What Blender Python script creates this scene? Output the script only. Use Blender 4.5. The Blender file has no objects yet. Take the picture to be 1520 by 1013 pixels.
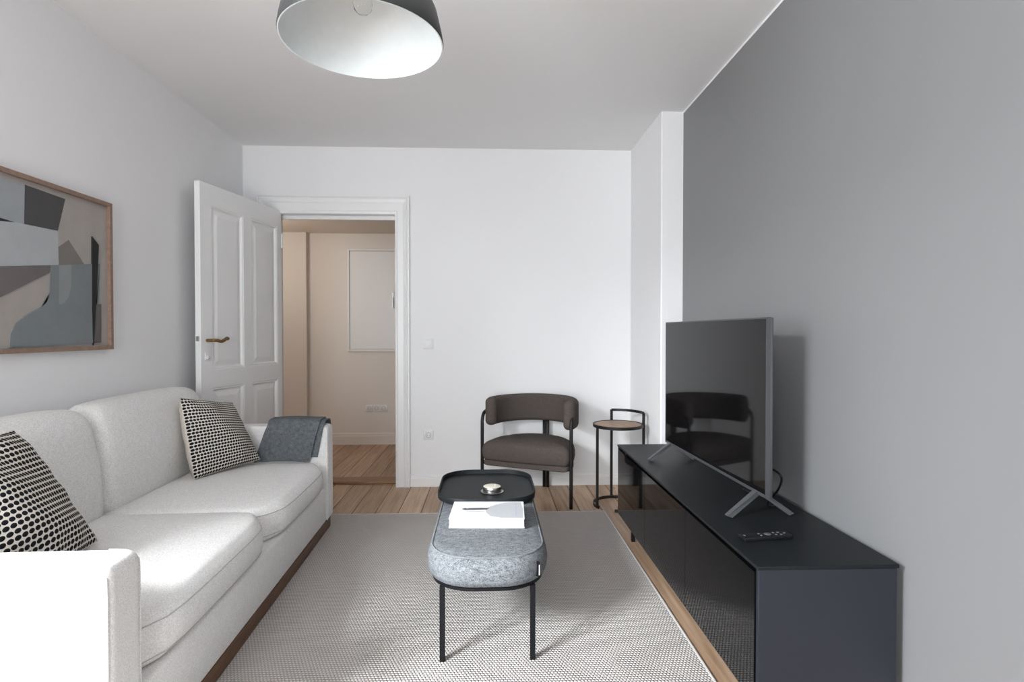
import bpy, bmesh, math, random
from mathutils import Vector, Matrix
random.seed(7)
PI = math.pi
SC = bpy.context.scene
COL = SC.collection

# ------------------------------------------------------------------ materials
class NT:
    def __init__(self, name):
        m = bpy.data.materials.new(name); m.use_nodes = True
        self.m = m; self.t = m.node_tree; self.n = self.t.nodes; self.l = self.t.links
        self.p = self.n['Principled BSDF']
    def new(self, typ, **kw):
        n = self.n.new(typ)
        for k, v in kw.items(): setattr(n, k, v)
        return n
    def link(self, a, b): self.l.new(a, b)
    def set(self, **kw):
        for k, v in kw.items(): self.p.inputs[k.replace('_', ' ')].default_value = v
    def math(self, op, a, b=None, c=None):
        n = self.new('ShaderNodeMath', operation=op)
        for i, v in enumerate((a, b, c)):
            if v is None: continue
            if isinstance(v, (int, float)): n.inputs[i].default_value = v
            else: self.link(v, n.inputs[i])
        return n.outputs[0]
    def coords(self, kind='Object'):
        return self.new('ShaderNodeTexCoord').outputs[kind]
    def mapped(self, scale=(1, 1, 1), kind='Object'):
        mp = self.new('ShaderNodeMapping'); mp.inputs['Scale'].default_value = scale
        self.link(self.coords(kind), mp.inputs['Vector']); return mp.outputs[0]
    def noise(self, vec, scale, detail=3, rough=0.5):
        n = self.new('ShaderNodeTexNoise'); n.inputs['Scale'].default_value = scale
        n.inputs['Detail'].default_value = detail; n.inputs['Roughness'].default_value = rough
        self.link(vec, n.inputs['Vector']); return n.outputs['Fac']
    def ramp(self, fac, stops):
        r = self.new('ShaderNodeValToRGB'); e = r.color_ramp.elements
        e[0].position, e[0].color = stops[0][0], (*stops[0][1], 1)
        e[1].position, e[1].color = stops[-1][0], (*stops[-1][1], 1)
        for p, c in stops[1:-1]:
            x = e.new(p); x.color = (*c, 1)
        self.link(fac, r.inputs[0]); return r.outputs[0]
    def mix(self, fac, a, b, mode='MIX'):
        n = self.new('ShaderNodeMix', data_type='RGBA', blend_type=mode)
        for s, v in ((n.inputs[0], fac), (n.inputs[6], a), (n.inputs[7], b)):
            if isinstance(v, (int, float)): s.default_value = v
            elif isinstance(v, tuple): s.default_value = (*v, 1)
            else: self.link(v, s)
        return n.outputs[2]
    def bump(self, h, strength=0.3, dist=0.002):
        b = self.new('ShaderNodeBump'); b.inputs['Strength'].default_value = strength
        b.inputs['Distance'].default_value = dist
        self.link(h, b.inputs['Height']); self.link(b.outputs[0], self.p.inputs['Normal'])

def c4(c): return (*c, 1)

def paint(name, col, rough=0.6, bump=0.06, scale=60):
    k = NT(name); k.set(Base_Color=c4(col), Roughness=rough)
    v = k.coords()
    k.link(k.mix(k.noise(v, 3, 2), tuple(x * 0.985 for x in col), col), k.p.inputs['Base Color'])
    if bump: k.bump(k.noise(v, scale, 3), bump, 0.002)
    return k.m

def plain(name, col, rough=0.5, metal=0.0, spec=0.5, coat=0.0):
    k = NT(name); k.set(Base_Color=c4(col), Roughness=rough, Metallic=metal, Specular_IOR_Level=spec, Coat_Weight=coat)
    v = k.coords()
    k.link(k.mix(k.noise(v, 40, 2), tuple(x * 0.95 for x in col), tuple(min(1, x * 1.04) for x in col)), k.p.inputs['Base Color'])
    return k.m

def fabric(name, dark, light, scale=420, bump=0.35, stretch=(1, 1, 1), sheen=0.0, lo=0.35, hi=0.65, blot=0.4):
    k = NT(name); k.set(Roughness=0.95, Specular_IOR_Level=0.12, Sheen_Weight=sheen)
    v = k.mapped(stretch)
    n1 = k.noise(v, scale, 3, 0.7)
    n2 = k.noise(v, scale * 0.18, 4, 0.65)
    f = k.math('ADD', k.math('MULTIPLY', n1, 1 - blot), k.math('MULTIPLY', n2, blot))
    k.link(k.ramp(f, [(lo, dark), (hi, light)]), k.p.inputs['Base Color'])
    k.bump(n1, bump, 0.0015)
    return k.m

def woodplain(name, c1, c2, stretch=(20, 1.2, 20), rough=0.5, scale=6):
    k = NT(name); k.set(Roughness=rough, Specular_IOR_Level=0.35)
    v = k.mapped(stretch)
    n = k.noise(v, scale, 5, 0.6)
    k.link(k.ramp(n, [(0.3, c1), (0.7, c2)]), k.p.inputs['Base Color'])
    k.bump(n, 0.1, 0.001)
    return k.m

def floor_mat():
    k = NT('wood_floor'); k.set(Roughness=0.45, Specular_IOR_Level=0.4)
    sp = k.new('ShaderNodeSeparateXYZ'); k.link(k.coords(), sp.inputs[0])
    W = 0.152
    xs = k.math('DIVIDE', k.math('ADD', sp.outputs[0], 10.03), W)
    pid = k.math('FLOOR', xs); fr = k.math('FRACT', xs)
    wn = k.new('ShaderNodeTexWhiteNoise', noise_dimensions='1D'); k.link(pid, wn.inputs['W'])
    cb = k.new('ShaderNodeCombineXYZ')
    k.link(k.math('MULTIPLY', sp.outputs[0], 30.0), cb.inputs[0])
    k.link(k.math('ADD', k.math('MULTIPLY', sp.outputs[1], 1.6), k.math('MULTIPLY', wn.outputs[0], 50.0)), cb.inputs[1])
    k.link(k.math('MULTIPLY', pid, 7.3), cb.inputs[2])
    g = k.noise(cb.outputs[0], 1.3, 6, 0.62)
    base = k.ramp(g, [(0.25, (0.31, 0.195, 0.12)), (0.5, (0.49, 0.345, 0.24)), (0.75, (0.64, 0.485, 0.36))])
    tone = k.ramp(wn.outputs[0], [(0.0, (0.74, 0.70, 0.66)), (1.0, (1.05, 1.03, 1.0))])
    col = k.mix(1.0, base, tone, 'MULTIPLY')
    # knots
    vo = k.new('ShaderNodeTexVoronoi'); mp = k.new('ShaderNodeMapping'); mp.inputs['Scale'].default_value = (5.2, 2.2, 1)
    k.link(k.coords(), mp.inputs[0]); k.link(mp.outputs[0], vo.inputs['Vector']); vo.inputs['Scale'].default_value = 1.0
    kn = k.math('LESS_THAN', vo.outputs['Distance'], 0.07)
    col = k.mix(k.math('MULTIPLY', kn, 0.55), col, (0.16, 0.075, 0.035))
    # joints between boards
    d = k.math('MINIMUM', fr, k.math('SUBTRACT', 1.0, fr))
    wob = k.math('MULTIPLY', k.noise(k.coords(), 3, 2), 0.03)
    gap = k.math('LESS_THAN', d, k.math('ADD', 0.006, wob))
    col = k.mix(gap, col, (0.09, 0.045, 0.022))
    k.link(col, k.p.inputs['Base Color'])
    k.bump(k.math('SUBTRACT', k.math('MULTIPLY', g, 0.15), gap), 0.5, 0.003)
    return k.m

def rug_mat():
    k = NT('flat_woven_rug'); k.set(Roughness=0.95, Specular_IOR_Level=0.1)
    sp = k.new('ShaderNodeSeparateXYZ'); k.link(k.coords(), sp.inputs[0])
    v = k.math('DIVIDE', k.math('ADD', sp.outputs[1], 20), 0.0125)
    row = k.math('FLOOR', v)
    u = k.math('ADD', k.math('DIVIDE', k.math('ADD', sp.outputs[0], 20), 0.0122), k.math('MULTIPLY', k.math('MODULO', row, 2.0), 0.5))
    su = k.math('ABSOLUTE', k.math('SINE', k.math('MULTIPLY', u, PI)))
    sv = k.math('ABSOLUTE', k.math('SINE', k.math('MULTIPLY', v, PI)))
    h = k.math('POWER', k.math('MULTIPLY', su, sv), 0.6)
    nz = k.noise(k.coords(), 300, 2)
    hf = k.math('ADD', h, k.math('MULTIPLY', nz, 0.15))
    k.link(k.ramp(hf, [(0.12, (0.24, 0.218, 0.206)), (0.45, (0.43, 0.40, 0.382)), (1.0, (0.56, 0.53, 0.512))]), k.p.inputs['Base Color'])
    k.bump(h, 1.0, 0.004)
    return k.m

def dots_mat():
    k = NT('black_dotted_weave'); k.set(Roughness=0.95, Specular_IOR_Level=0.1)
    sp = k.new('ShaderNodeSeparateXYZ'); k.link(k.coords('UV'), sp.inputs[0])
    N = 25.0
    v = k.math('MULTIPLY', sp.outputs[1], N)
    u = k.math('ADD', k.math('MULTIPLY', sp.outputs[0], N), k.math('MULTIPLY', k.math('MODULO', k.math('FLOOR', v), 2.0), 0.22))
    du = k.math('DIVIDE', k.math('SUBTRACT', k.math('FRACT', u), 0.5), 0.45)
    dv = k.math('DIVIDE', k.math('SUBTRACT', k.math('FRACT', v), 0.5), 0.39)
    r = k.math('ADD', k.math('MULTIPLY', du, du), k.math('MULTIPLY', dv, dv))
    dot = k.math('LESS_THAN', r, 1.0)
    nz = k.noise(k.coords(), 500, 2)
    cream = k.ramp(nz, [(0.3, (0.55, 0.50, 0.45)), (0.7, (0.74, 0.70, 0.65))])
    k.link(k.mix(dot, cream, (0.013, 0.013, 0.016)), k.p.inputs['Base Color'])
    k.bump(k.math('ADD', k.math('MULTIPLY', dot, k.math('SUBTRACT', 1.0, r)), k.math('MULTIPLY', nz, 0.2)), 0.6, 0.004)
    return k.m

M = {}
M['white_wall'] = paint('white_wall_paint', (0.80, 0.80, 0.81))
M['ceiling'] = paint('white_ceiling_paint', (0.79, 0.785, 0.785))
M['grey_wall'] = paint('grey_wall_paint', (0.20, 0.20, 0.206), 0.5)
M['hall_wall'] = paint('cream_hall_paint', (0.745, 0.70, 0.655))
M['hall_ceiling'] = paint('hall_ceiling_paint', (0.74, 0.66, 0.58))
M['lacquer'] = paint('white_lacquer', (0.80, 0.80, 0.80), 0.35, 0.02, 20)
M['floor'] = floor_mat()
M['rug'] = rug_mat()
M['rug_edge'] = fabric('rug_edge_binding', (0.46, 0.44, 0.425), (0.62, 0.60, 0.585), 300)
M['sofa'] = fabric('sofa_linen', (0.60, 0.59, 0.58), (0.90, 0.89, 0.88), 260, 0.4, blot=0.15)
M['sofa_seam'] = fabric('sofa_seam_thread', (0.44, 0.43, 0.42), (0.54, 0.53, 0.52), 300)
M['plinth'] = woodplain('walnut_plinth', (0.085, 0.042, 0.022), (0.17, 0.09, 0.05))
M['dots'] = dots_mat()
M['cream'] = fabric('cream_cotton', (0.60, 0.54, 0.48), (0.74, 0.69, 0.63), 300)
M['throw'] = fabric('grey_wool', (0.04, 0.047, 0.053), (0.21, 0.225, 0.24), 260, 0.6, lo=0.3, hi=0.7)
M['bench'] = fabric('grey_melange', (0.028, 0.031, 0.036), (0.265, 0.283, 0.30), 210, 0.6, (1, 2.4, 2.0), lo=0.36, hi=0.64, blot=0.3)
M['bench_piping'] = fabric('grey_piping', (0.10, 0.11, 0.115), (0.22, 0.23, 0.24), 200)
M['black_metal'] = plain('black_powder_coat', (0.006, 0.006, 0.0075), 0.5, 0.0, 0.15)
M['tray'] = plain('black_tray', (0.011, 0.013, 0.015), 0.5, 0.0, 0.22)
M['dark_metal'] = plain('dark_bronze_metal', (0.016, 0.014, 0.013), 0.4, 0.2, 0.35)
M['brown'] = fabric('brown_upholstery', (0.062, 0.050, 0.045), (0.115, 0.096, 0.088), 330, 0.3, (1, 1, 3))
M['console'] = plain('charcoal_foil', (0.010, 0.0115, 0.013), 0.42, 0.0, 0.14)
M['console_side'] = plain('charcoal_side', (0.017, 0.019, 0.026), 0.6, 0.0, 0.25)
M['glass_black'] = plain('black_gloss_glass', (0.003, 0.003, 0.0033), 0.05, 0.0, 0.27)
M['screen'] = plain('tv_screen', (0.003, 0.003, 0.0035), 0.05, 0.0, 0.30)
M['silver'] = plain('grey_aluminium', (0.085, 0.088, 0.095), 0.42, 0.5)
M['tv_back'] = plain('tv_back_plastic', (0.02, 0.02, 0.022), 0.5)
M['rubber'] = plain('black_plastic', (0.007, 0.007, 0.008), 0.4, 0.0, 0.25)
M['button'] = plain('grey_buttons', (0.10, 0.10, 0.11), 0.3)
M['oak'] = woodplain('oak_top', (0.23, 0.135, 0.08), (0.42, 0.28, 0.18), (3, 20, 20), 0.45)
M['frame_wood'] = woodplain('oak_frame', (0.21, 0.135, 0.10), (0.30, 0.205, 0.155), (8, 8, 8), 0.5)
M['brass'] = plain('aged_brass', (0.26, 0.16, 0.07), 0.35, 0.9)
M['steel'] = plain('brushed_steel', (0.40, 0.39, 0.38), 0.3, 1.0)
M['wax'] = plain('cream_wax', (0.60, 0.565, 0.47), 0.5)
M['book'] = plain('white_book_cover', (0.70, 0.71, 0.73), 0.4)
M['pages'] = plain('white_pages', (0.78, 0.78, 0.78), 0.8)
M['print_grey'] = plain('printed_grey', (0.40, 0.41, 0.43), 0.4)
M['print_title'] = plain('printed_lavender', (0.33, 0.33, 0.40), 0.4)
M['print_dark'] = plain('printed_black', (0.05, 0.05, 0.055), 0.4)
M['plastic_white'] = plain('white_plastic', (0.78, 0.78, 0.79), 0.35)
M['socket_dark'] = plain('socket_hole', (0.25, 0.24, 0.24), 0.5)
M['lamp_out'] = plain('dark_grey_enamel', (0.030, 0.032, 0.034), 0.45)
M['lamp_in'] = plain('white_enamel', (0.66, 0.69, 0.70), 0.5)
M['threshold'] = woodplain('oak_threshold', (0.22, 0.115, 0.06), (0.36, 0.21, 0.12), (1.2, 20, 20), 0.45)
gk = NT('clear_bulb_glass'); gk.set(Base_Color=(1, 1, 1, 1), Roughness=0.02, Transmission_Weight=1.0, IOR=1.3); M['bulb'] = gk.m
gk = NT('tag_white'); gk.set(Base_Color=(0.7, 0.72, 0.72, 1), Roughness=0.7); M['tag_white'] = gk.m
def artmat(name, c):
    k = NT(name); k.set(Roughness=0.75, Specular_IOR_Level=0.2)
    n = k.noise(k.coords(), 14, 4, 0.6)
    k.link(k.mix(n, tuple(x * 0.88 for x in c), tuple(min(1, x * 1.1) for x in c)), k.p.inputs['Base Color'])
    return k.m

# ------------------------------------------------------------------ object helpers
def link_mesh(name, bm, mat, parent=None, smooth=False, angle=None):
    me = bpy.data.meshes.new(name)
    bmesh.ops.recalc_face_normals(bm, faces=bm.faces)
    bm.to_mesh(me); bm.free()
    mats = mat if isinstance(mat, (list, tuple)) else [mat]
    for m in mats: me.materials.append(m)
    o = bpy.data.objects.new(name, me); COL.objects.link(o)
    if parent: o.parent = parent
    if smooth:
        for p in me.polygons: p.use_smooth = True
        if angle: me.set_sharp_from_angle(angle=math.radians(angle))
    return o

def tag(o, label, cat, group=None):
    o['label'] = label; o['category'] = cat
    if group: o['group'] = group
    return o

def thing(name, label, cat, loc=(0, 0, 0), rotz=0.0, group=None):
    o = bpy.data.objects.new(name, None); COL.objects.link(o)
    o.empty_display_size = 0.1
    o.location = loc; o.rotation_euler = (0, 0, rotz)
    return tag(o, label, cat, group)

def struct(o): o['kind'] = 'structure'; return o

def bx(bm, x0, x1, y0, y1, z0, z1, bev=0.0, seg=2, mi=0):
    vs = [bm.verts.new((x, y, z)) for x in (x0, x1) for y in (y0, y1) for z in (z0, z1)]
    idx = [(0, 1, 3, 2), (4, 6, 7, 5), (0, 4, 5, 1), (2, 3, 7, 6), (0, 2, 6, 4), (1, 5, 7, 3)]
    fs = [bm.faces.new([vs[i] for i in f]) for f in idx]
    for f in fs: f.material_index = mi
    if bev > 0:
        es = list({e for f in fs for e in f.edges})
        bmesh.ops.bevel(bm, geom=es, offset=bev, segments=seg, profile=0.5, affect='EDGES')
    return fs

def box(name, dims, mat, parent=None, bev=0.0, seg=2):
    bm = bmesh.new(); bx(bm, *dims, bev=bev, seg=seg)
    return link_mesh(name, bm, mat, parent, bev > 0, 40)

def tube(bm, pts, r, n=10, closed=False, flat=None):
    """round tube (or flat bar with flat=(w,h)) swept along pts with parallel transport"""
    P = [Vector(p) for p in pts]; N = len(P)
    tang = []
    for i in range(N):
        a = P[(i - 1) % N] if (closed or i > 0) else P[i]
        b = P[(i + 1) % N] if (closed or i < N - 1) else P[i]
        tang.append((b - a).normalized())
    up = Vector((0, 0, 1)) if abs(tang[0].z) < 0.9 else Vector((0, 1, 0))
    nrm = (up - tang[0] * up.dot(tang[0])).normalized()
    rings = []
    for i in range(N):
        if i > 0:
            nrm = nrm - tang[i] * nrm.dot(tang[i]); nrm.normalize()
        bi = tang[i].cross(nrm)
        ring = []
        for k in range(n):
            if flat:
                cs = [(1, 1), (-1, 1), (-1, -1), (1, -1)][k]
                off = bi * (cs[0] * flat[0] / 2) + nrm * (cs[1] * flat[1] / 2)
            else:
                a = 2 * PI * k / n
                off = bi * (math.cos(a) * r) + nrm * (math.sin(a) * r)
            ring.append(bm.verts.new(P[i] + off))
        rings.append(ring)
    M_ = N if closed else N - 1
    for i in range(M_):
        A, B = rings[i], rings[(i + 1) % N]
        for k in range(n):
            bm.faces.new((A[k], A[(k + 1) % n], B[(k + 1) % n], B[k]))
    if not closed:
        bm.faces.new(rings[0][::-1]); bm.faces.new(rings[-1])

def smooth_path(ctrl, n=8):
    """Catmull-Rom through control points"""
    P = [Vector(p) for p in ctrl]; out = []
    for i in range(len(P) - 1):
        p0 = P[max(i - 1, 0)]; p1 = P[i]; p2 = P[i + 1]; p3 = P[min(i + 2, len(P) - 1)]
        for k in range(n):
            t = k / n
            out.append(0.5 * ((2 * p1) + (p2 - p0) * t + (2 * p0 - 5 * p1 + 4 * p2 - p3) * t * t + (3 * p1 - p0 - 3 * p2 + p3) * t ** 3))
    out.append(P[-1]); return out

def lathe(bm, prof, cx=0, cy=0, n=40, cap=True):
    rings = []
    for r, z in prof:
        rings.append([bm.verts.new((cx + r * math.cos(2 * PI * k / n), cy + r * math.sin(2 * PI * k / n), z)) for k in range(n)])
    for A, B in zip(rings, rings[1:]):
        for k in range(n): bm.faces.new((A[k], A[(k + 1) % n], B[(k + 1) % n], B[k]))
    if cap:
        bm.faces.new(rings[0][::-1]); bm.faces.new(rings[-1])

def rrect(w, l, r, n=10, cx=0, cy=0):
    pts = []
    for (sx, sy, a0) in ((1, 1, 0), (-1, 1, 90), (-1, -1, 180), (1, -1, 270)):
        ox, oy = sx * (w / 2 - r), sy * (l / 2 - r)
        for k in range(n + 1):
            a = math.radians(a0 + 90 * k / n)
            pts.append((cx + ox + r * math.cos(a), cy + oy + r * math.sin(a)))
    return pts

def loft(bm, rings, cap0=True, cap1=True, mi=0):
    R = [[bm.verts.new(p) for p in r] for r in rings]
    n = len(R[0])
    for A, B in zip(R, R[1:]):
        for k in range(n):
            f = bm.faces.new((A[k], A[(k + 1) % n], B[(k + 1) % n], B[k])); f.material_index = mi
    if cap0: bm.faces.new(R[0][::-1]).material_index = mi
    if cap1: bm.faces.new(R[-1]).material_index = mi
    return R

def cushion(x0, x1, y0, y1, z0, z1, r=0.04, n=14, crown=0.0, front=0.0, side=0.0, shear=0.0, fn=None):
    """soft upholstered block: rounded edges, crowned top, bulging +x face"""
    bm = bmesh.new()
    bmesh.ops.create_cube(bm, size=2.0)
    bmesh.ops.subdivide_edges(bm, edges=bm.edges[:], cuts=n, use_grid_fill=True)
    cx, cy, cz = (x0 + x1) / 2, (y0 + y1) / 2, (z0 + z1) / 2
    hx, hy, hz = (x1 - x0) / 2, (y1 - y0) / 2, (z1 - z0) / 2
    def warp(t, h):
        # concentrate rows near the edges so the rounding is smooth
        s = math.copysign(1, t); a = abs(t)
        inner = 1 - r / h
        k = 0.6
        if a < k: return s * inner * a / k
        return s * (inner + (1 - inner) * (a - k) / (1 - k))
    for v in bm.verts:
        t = v.co.copy()
        p = Vector((warp(t.x, hx) * hx, warp(t.y, hy) * hy, warp(t.z, hz) * hz))
        q = Vector((max(-hx + r, min(hx - r, p.x)), max(-hy + r, min(hy - r, p.y)), max(-hz + r, min(hz - r, p.z))))
        d = p - q
        if d.length > 1e-9:
            # map cube-corner to sphere-corner
            m = max(abs(d.x), abs(d.y), abs(d.z)); p = q + d.normalized() * m
        u, w, h = p.x / hx, p.y / hy, p.z / hz
        if crown and h > 0: p.z += crown * max(0, 1 - u ** 4) * max(0, 1 - w ** 4) * h
        if front and u > 0: p.x += front * max(0, 1 - abs(w) ** 3.5) * u * max(0.25, 1 - h * h)
        if side: p.y += side * math.copysign(1, w) * abs(w) * max(0, 1 - h * h) * max(0, 1 - u * u)
        p.x += shear * (h + 1) / 2
        v.co = Vector((cx + p.x, cy + p.y, cz + p.z))
        if fn: v.co = fn(v.co)
    return bm

# ------------------------------------------------------------------ room shell
XL, YB, XR, ZC = -1.879, 4.37, 1.257, 2.629
YR = -1.75                    # wall behind the camera
HX0, HX1, HY, HZ = -3.2, 1.0, 6.043, 2.257
T = 0.2
bm = bmesh.new(); bx(bm, -3.4, XR + T, YR - T, HY + 0.2, -0.12, 0.0)
struct(link_mesh('floor', bm, M['floor']))
bm = bmesh.new(); bx(bm, XL - T, XR + T, YR - T, YB + T, ZC, ZC + 0.12)
struct(link_mesh('ceiling', bm, M['ceiling']))
# left wall with the window opening beside the camera
WY0, WY1, WZ0, WZ1 = -0.62, 0.62, 0.80, 2.36
bm = bmesh.new()
bx(bm, XL - T, XL, YR - T, WY0, 0, ZC); bx(bm, XL - T, XL, WY1, YB, 0, ZC)
bx(bm, XL - T, XL, WY0, WY1, 0, WZ0); bx(bm, XL - T, XL, WY0, WY1, WZ1, ZC)
struct(link_mesh('wall_left', bm, M['white_wall']))
# back wall with the doorway
DX0, DX1, DZ = -1.66, -0.723, 2.112
bm = bmesh.new()
bx(bm, XL - T, DX0, YB, YB + T, 0, ZC); bx(bm, DX1, XR + T, YB, YB + T, 0, ZC); bx(bm, DX0, DX1, YB, YB + T, DZ, ZC)
struct(link_mesh('wall_back', bm, M['white_wall']))
# chimney pier in the right corner and the grey wall
PX, PY = 1.115, 3.59
bm = bmesh.new(); bx(bm, PX, XR, PY, YB, 0, ZC)
bmesh.ops.bevel(bm, geom=[e for e in bm.edges if all(abs(v.co.x - PX) < 1e-4 and abs(v.co.y - PY) < 1e-4 for v in e.verts)], offset=0.008, segments=3, affect='EDGES')
struct(link_mesh('wall_pier', bm, M['white_wall'], smooth=True, angle=50))
bm = bmesh.new(); bx(bm, XR, XR + T, YR - T, YB, 0, ZC)
struct(link_mesh('wall_right', bm, M['grey_wall']))
RX_0, RX_1, RZ0, RZ1 = -1.65, -0.25, 0.10, 2.25
bm = bmesh.new()
bx(bm, XL, RX_0, YR - T, YR, 0, ZC); bx(bm, RX_1, XR, YR - T, YR, 0, ZC)
bx(bm, RX_0, RX_1, YR - T, YR, 0, RZ0); bx(bm, RX_0, RX_1, YR - T, YR, RZ1, ZC)
struct(link_mesh('wall_rear', bm, M['white_wall']))
bm = bmesh.new(); bx(bm, XR - 0.0015, XR, YR, PY, ZC - 0.011, ZC)
struct(link_mesh('trim_3', bm, M['white_wall']))
# hall
bm = bmesh.new(); bx(bm, HX0, HX1, HY, HY + 0.15, 0, HZ + 0.2)
struct(link_mesh('wall_hall', bm, M['hall_wall']))
bm = bmesh.new(); bx(bm, HX0, -1.925, HY - 0.06, HY, 0, HZ)
struct(link_mesh('wall_hall_pier', bm, M['hall_wall']))
bm = bmesh.new(); bx(bm, HX0 - 0.15, HX0, YB + T, HY, 0, HZ); struct(link_mesh('wall_hall_left', bm, M['hall_wall']))
bm = bmesh.new(); bx(bm, HX1, HX1 + 0.15, YB + T, HY, 0, HZ); struct(link_mesh('wall_hall_right', bm, M['hall_wall']))
bm = bmesh.new(); bx(bm, HX0, XL - T, YB + T - 0.15, YB + T, 0, HZ); struct(link_mesh('wall_hall_front', bm, M['hall_wall']))
bm = bmesh.new(); bx(bm, HX0, HX1, YB + T, HY, HZ, HZ + 0.1)
struct(link_mesh('ceiling_hall', bm, M['hall_ceiling']))
# baseboards
def baseboard(name, pts, h=0.085, t=0.016, mat='lacquer'):
    bm = bmesh.new()
    (x0, y0), (x1, y1) = pts
    d = Vector((x1 - x0, y1 - y0, 0)); L = d.length; d.normalize(); nn = Vector((-d.y, d.x, 0))
    prof = [(0, 0), (t, 0), (t, h * 0.72), (t * 0.7, h * 0.78), (t * 0.7, h * 0.9), (t * 0.3, h), (0, h)]
    R = []
    for s in (0, L):
        R.append([Vector((x0, y0, 0)) + d * s + nn * a + Vector((0, 0, b)) for a, b in prof])
    loft(bm, R)
    return struct(link_mesh(name, bm, M[mat]))
baseboard('baseboard_back', ((PX, YB), (-0.612, YB)))
baseboard('baseboard_pier', ((PX, PY), (PX, YB - 0.016)))
baseboard('baseboard_left', ((XL, YB - 0.3), (XL, YR)))
baseboard('baseboard_right', ((XR, YR), (XR, PY - 0.03)))
baseboard('baseboard_hall', ((HX1, HY), (-1.925, HY)), 0.125, 0.018, 'hall_wall')
# door casing (stepped moulding around the opening)
def casing():
    prof = [(0.0, 0.0), (0.0, 0.022), (0.014, 0.026), (0.02, 0.022), (0.062, 0.022), (0.07, 0.028), (0.086, 0.032), (0.096, 0.026), (0.10, 0.034), (0.109, 0.034), (0.109, 0.0)]
    bm = bmesh.new()
    path = [(DX1, 0.0, 1, 0), (DX1, DZ, 1, 1), (DX0, DZ, -1, 1), (DX0, 0.0, -1, 0)]
    R = []
    for (x, z, sx, sz) in path:
        # the head board is a little taller than the sides are wide
        R.append([(x + sx * o, YB - d, z + sz * o * 1.28) for o, d in prof])
    loft(bm, R)
    # jamb lining inside the opening
    bx(bm, DX1 - 0.002, DX1 + 0.01, YB, YB + T + 0.01, 0, DZ + 0.01)
    bx(bm, DX0 - 0.01, DX0 + 0.002, YB, YB + T + 0.01, 0, DZ + 0.01)
    bx(bm, DX0 - 0.01, DX1 + 0.01, YB, YB + T + 0.01, DZ - 0.002, DZ + 0.01)
    bx(bm, DX0, DX1, YB + 0.055, YB + 0.085, DZ - 0.03, DZ)       # rebate stop
    bx(bm, DX1 - 0.012, DX1, YB + 0.055, YB + 0.085, 0.02, DZ - 0.03)
    return struct(link_mesh('trim_1', bm, M['lacquer']))
casing()
bm = bmesh.new(); bx(bm, DX0 + 0.003, DX1 - 0.003, YB + 0.075, YB + T + 0.03, 0.0, 0.022, 0.006, 2)
struct(link_mesh('trim_2', bm, M['threshold']))

# ------------------------------------------------------------------ window (left wall, beside the camera)
def window(name, loc, rot, h, H):
    t = bpy.data.objects.new(name, None); COL.objects.link(t); struct(t)
    t.location = loc; t.rotation_euler = (0, 0, rot)
    bm = bmesh.new()
    x0, x1 = -0.17, -0.12
    f = 0.055
    bx(bm, x0, x1, -h, -h + f, 0, H); bx(bm, x0, x1, h - f, h, 0, H)
    bx(bm, x0, x1, -h + f, h - f, 0, f); bx(bm, x0, x1, -h + f, h - f, H - f, H)
    bx(bm, x0, x1, -0.04, 0.04, f, H - f)
    link_mesh('window_frame', bm, M['lacquer'], t)
    box('window_sill', (-0.12, 0.05, -h, h, -0.03, 0.0), M['lacquer'], t, 0.005)
window('window_1', (XL, (WY0 + WY1) / 2, WZ0), 0, (WY1 - WY0) / 2, WZ1 - WZ0)
window('window_2', ((RX_0 + RX_1) / 2, YR, RZ0), PI / 2, (RX_1 - RX_0) / 2, RZ1 - RZ0)

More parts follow.
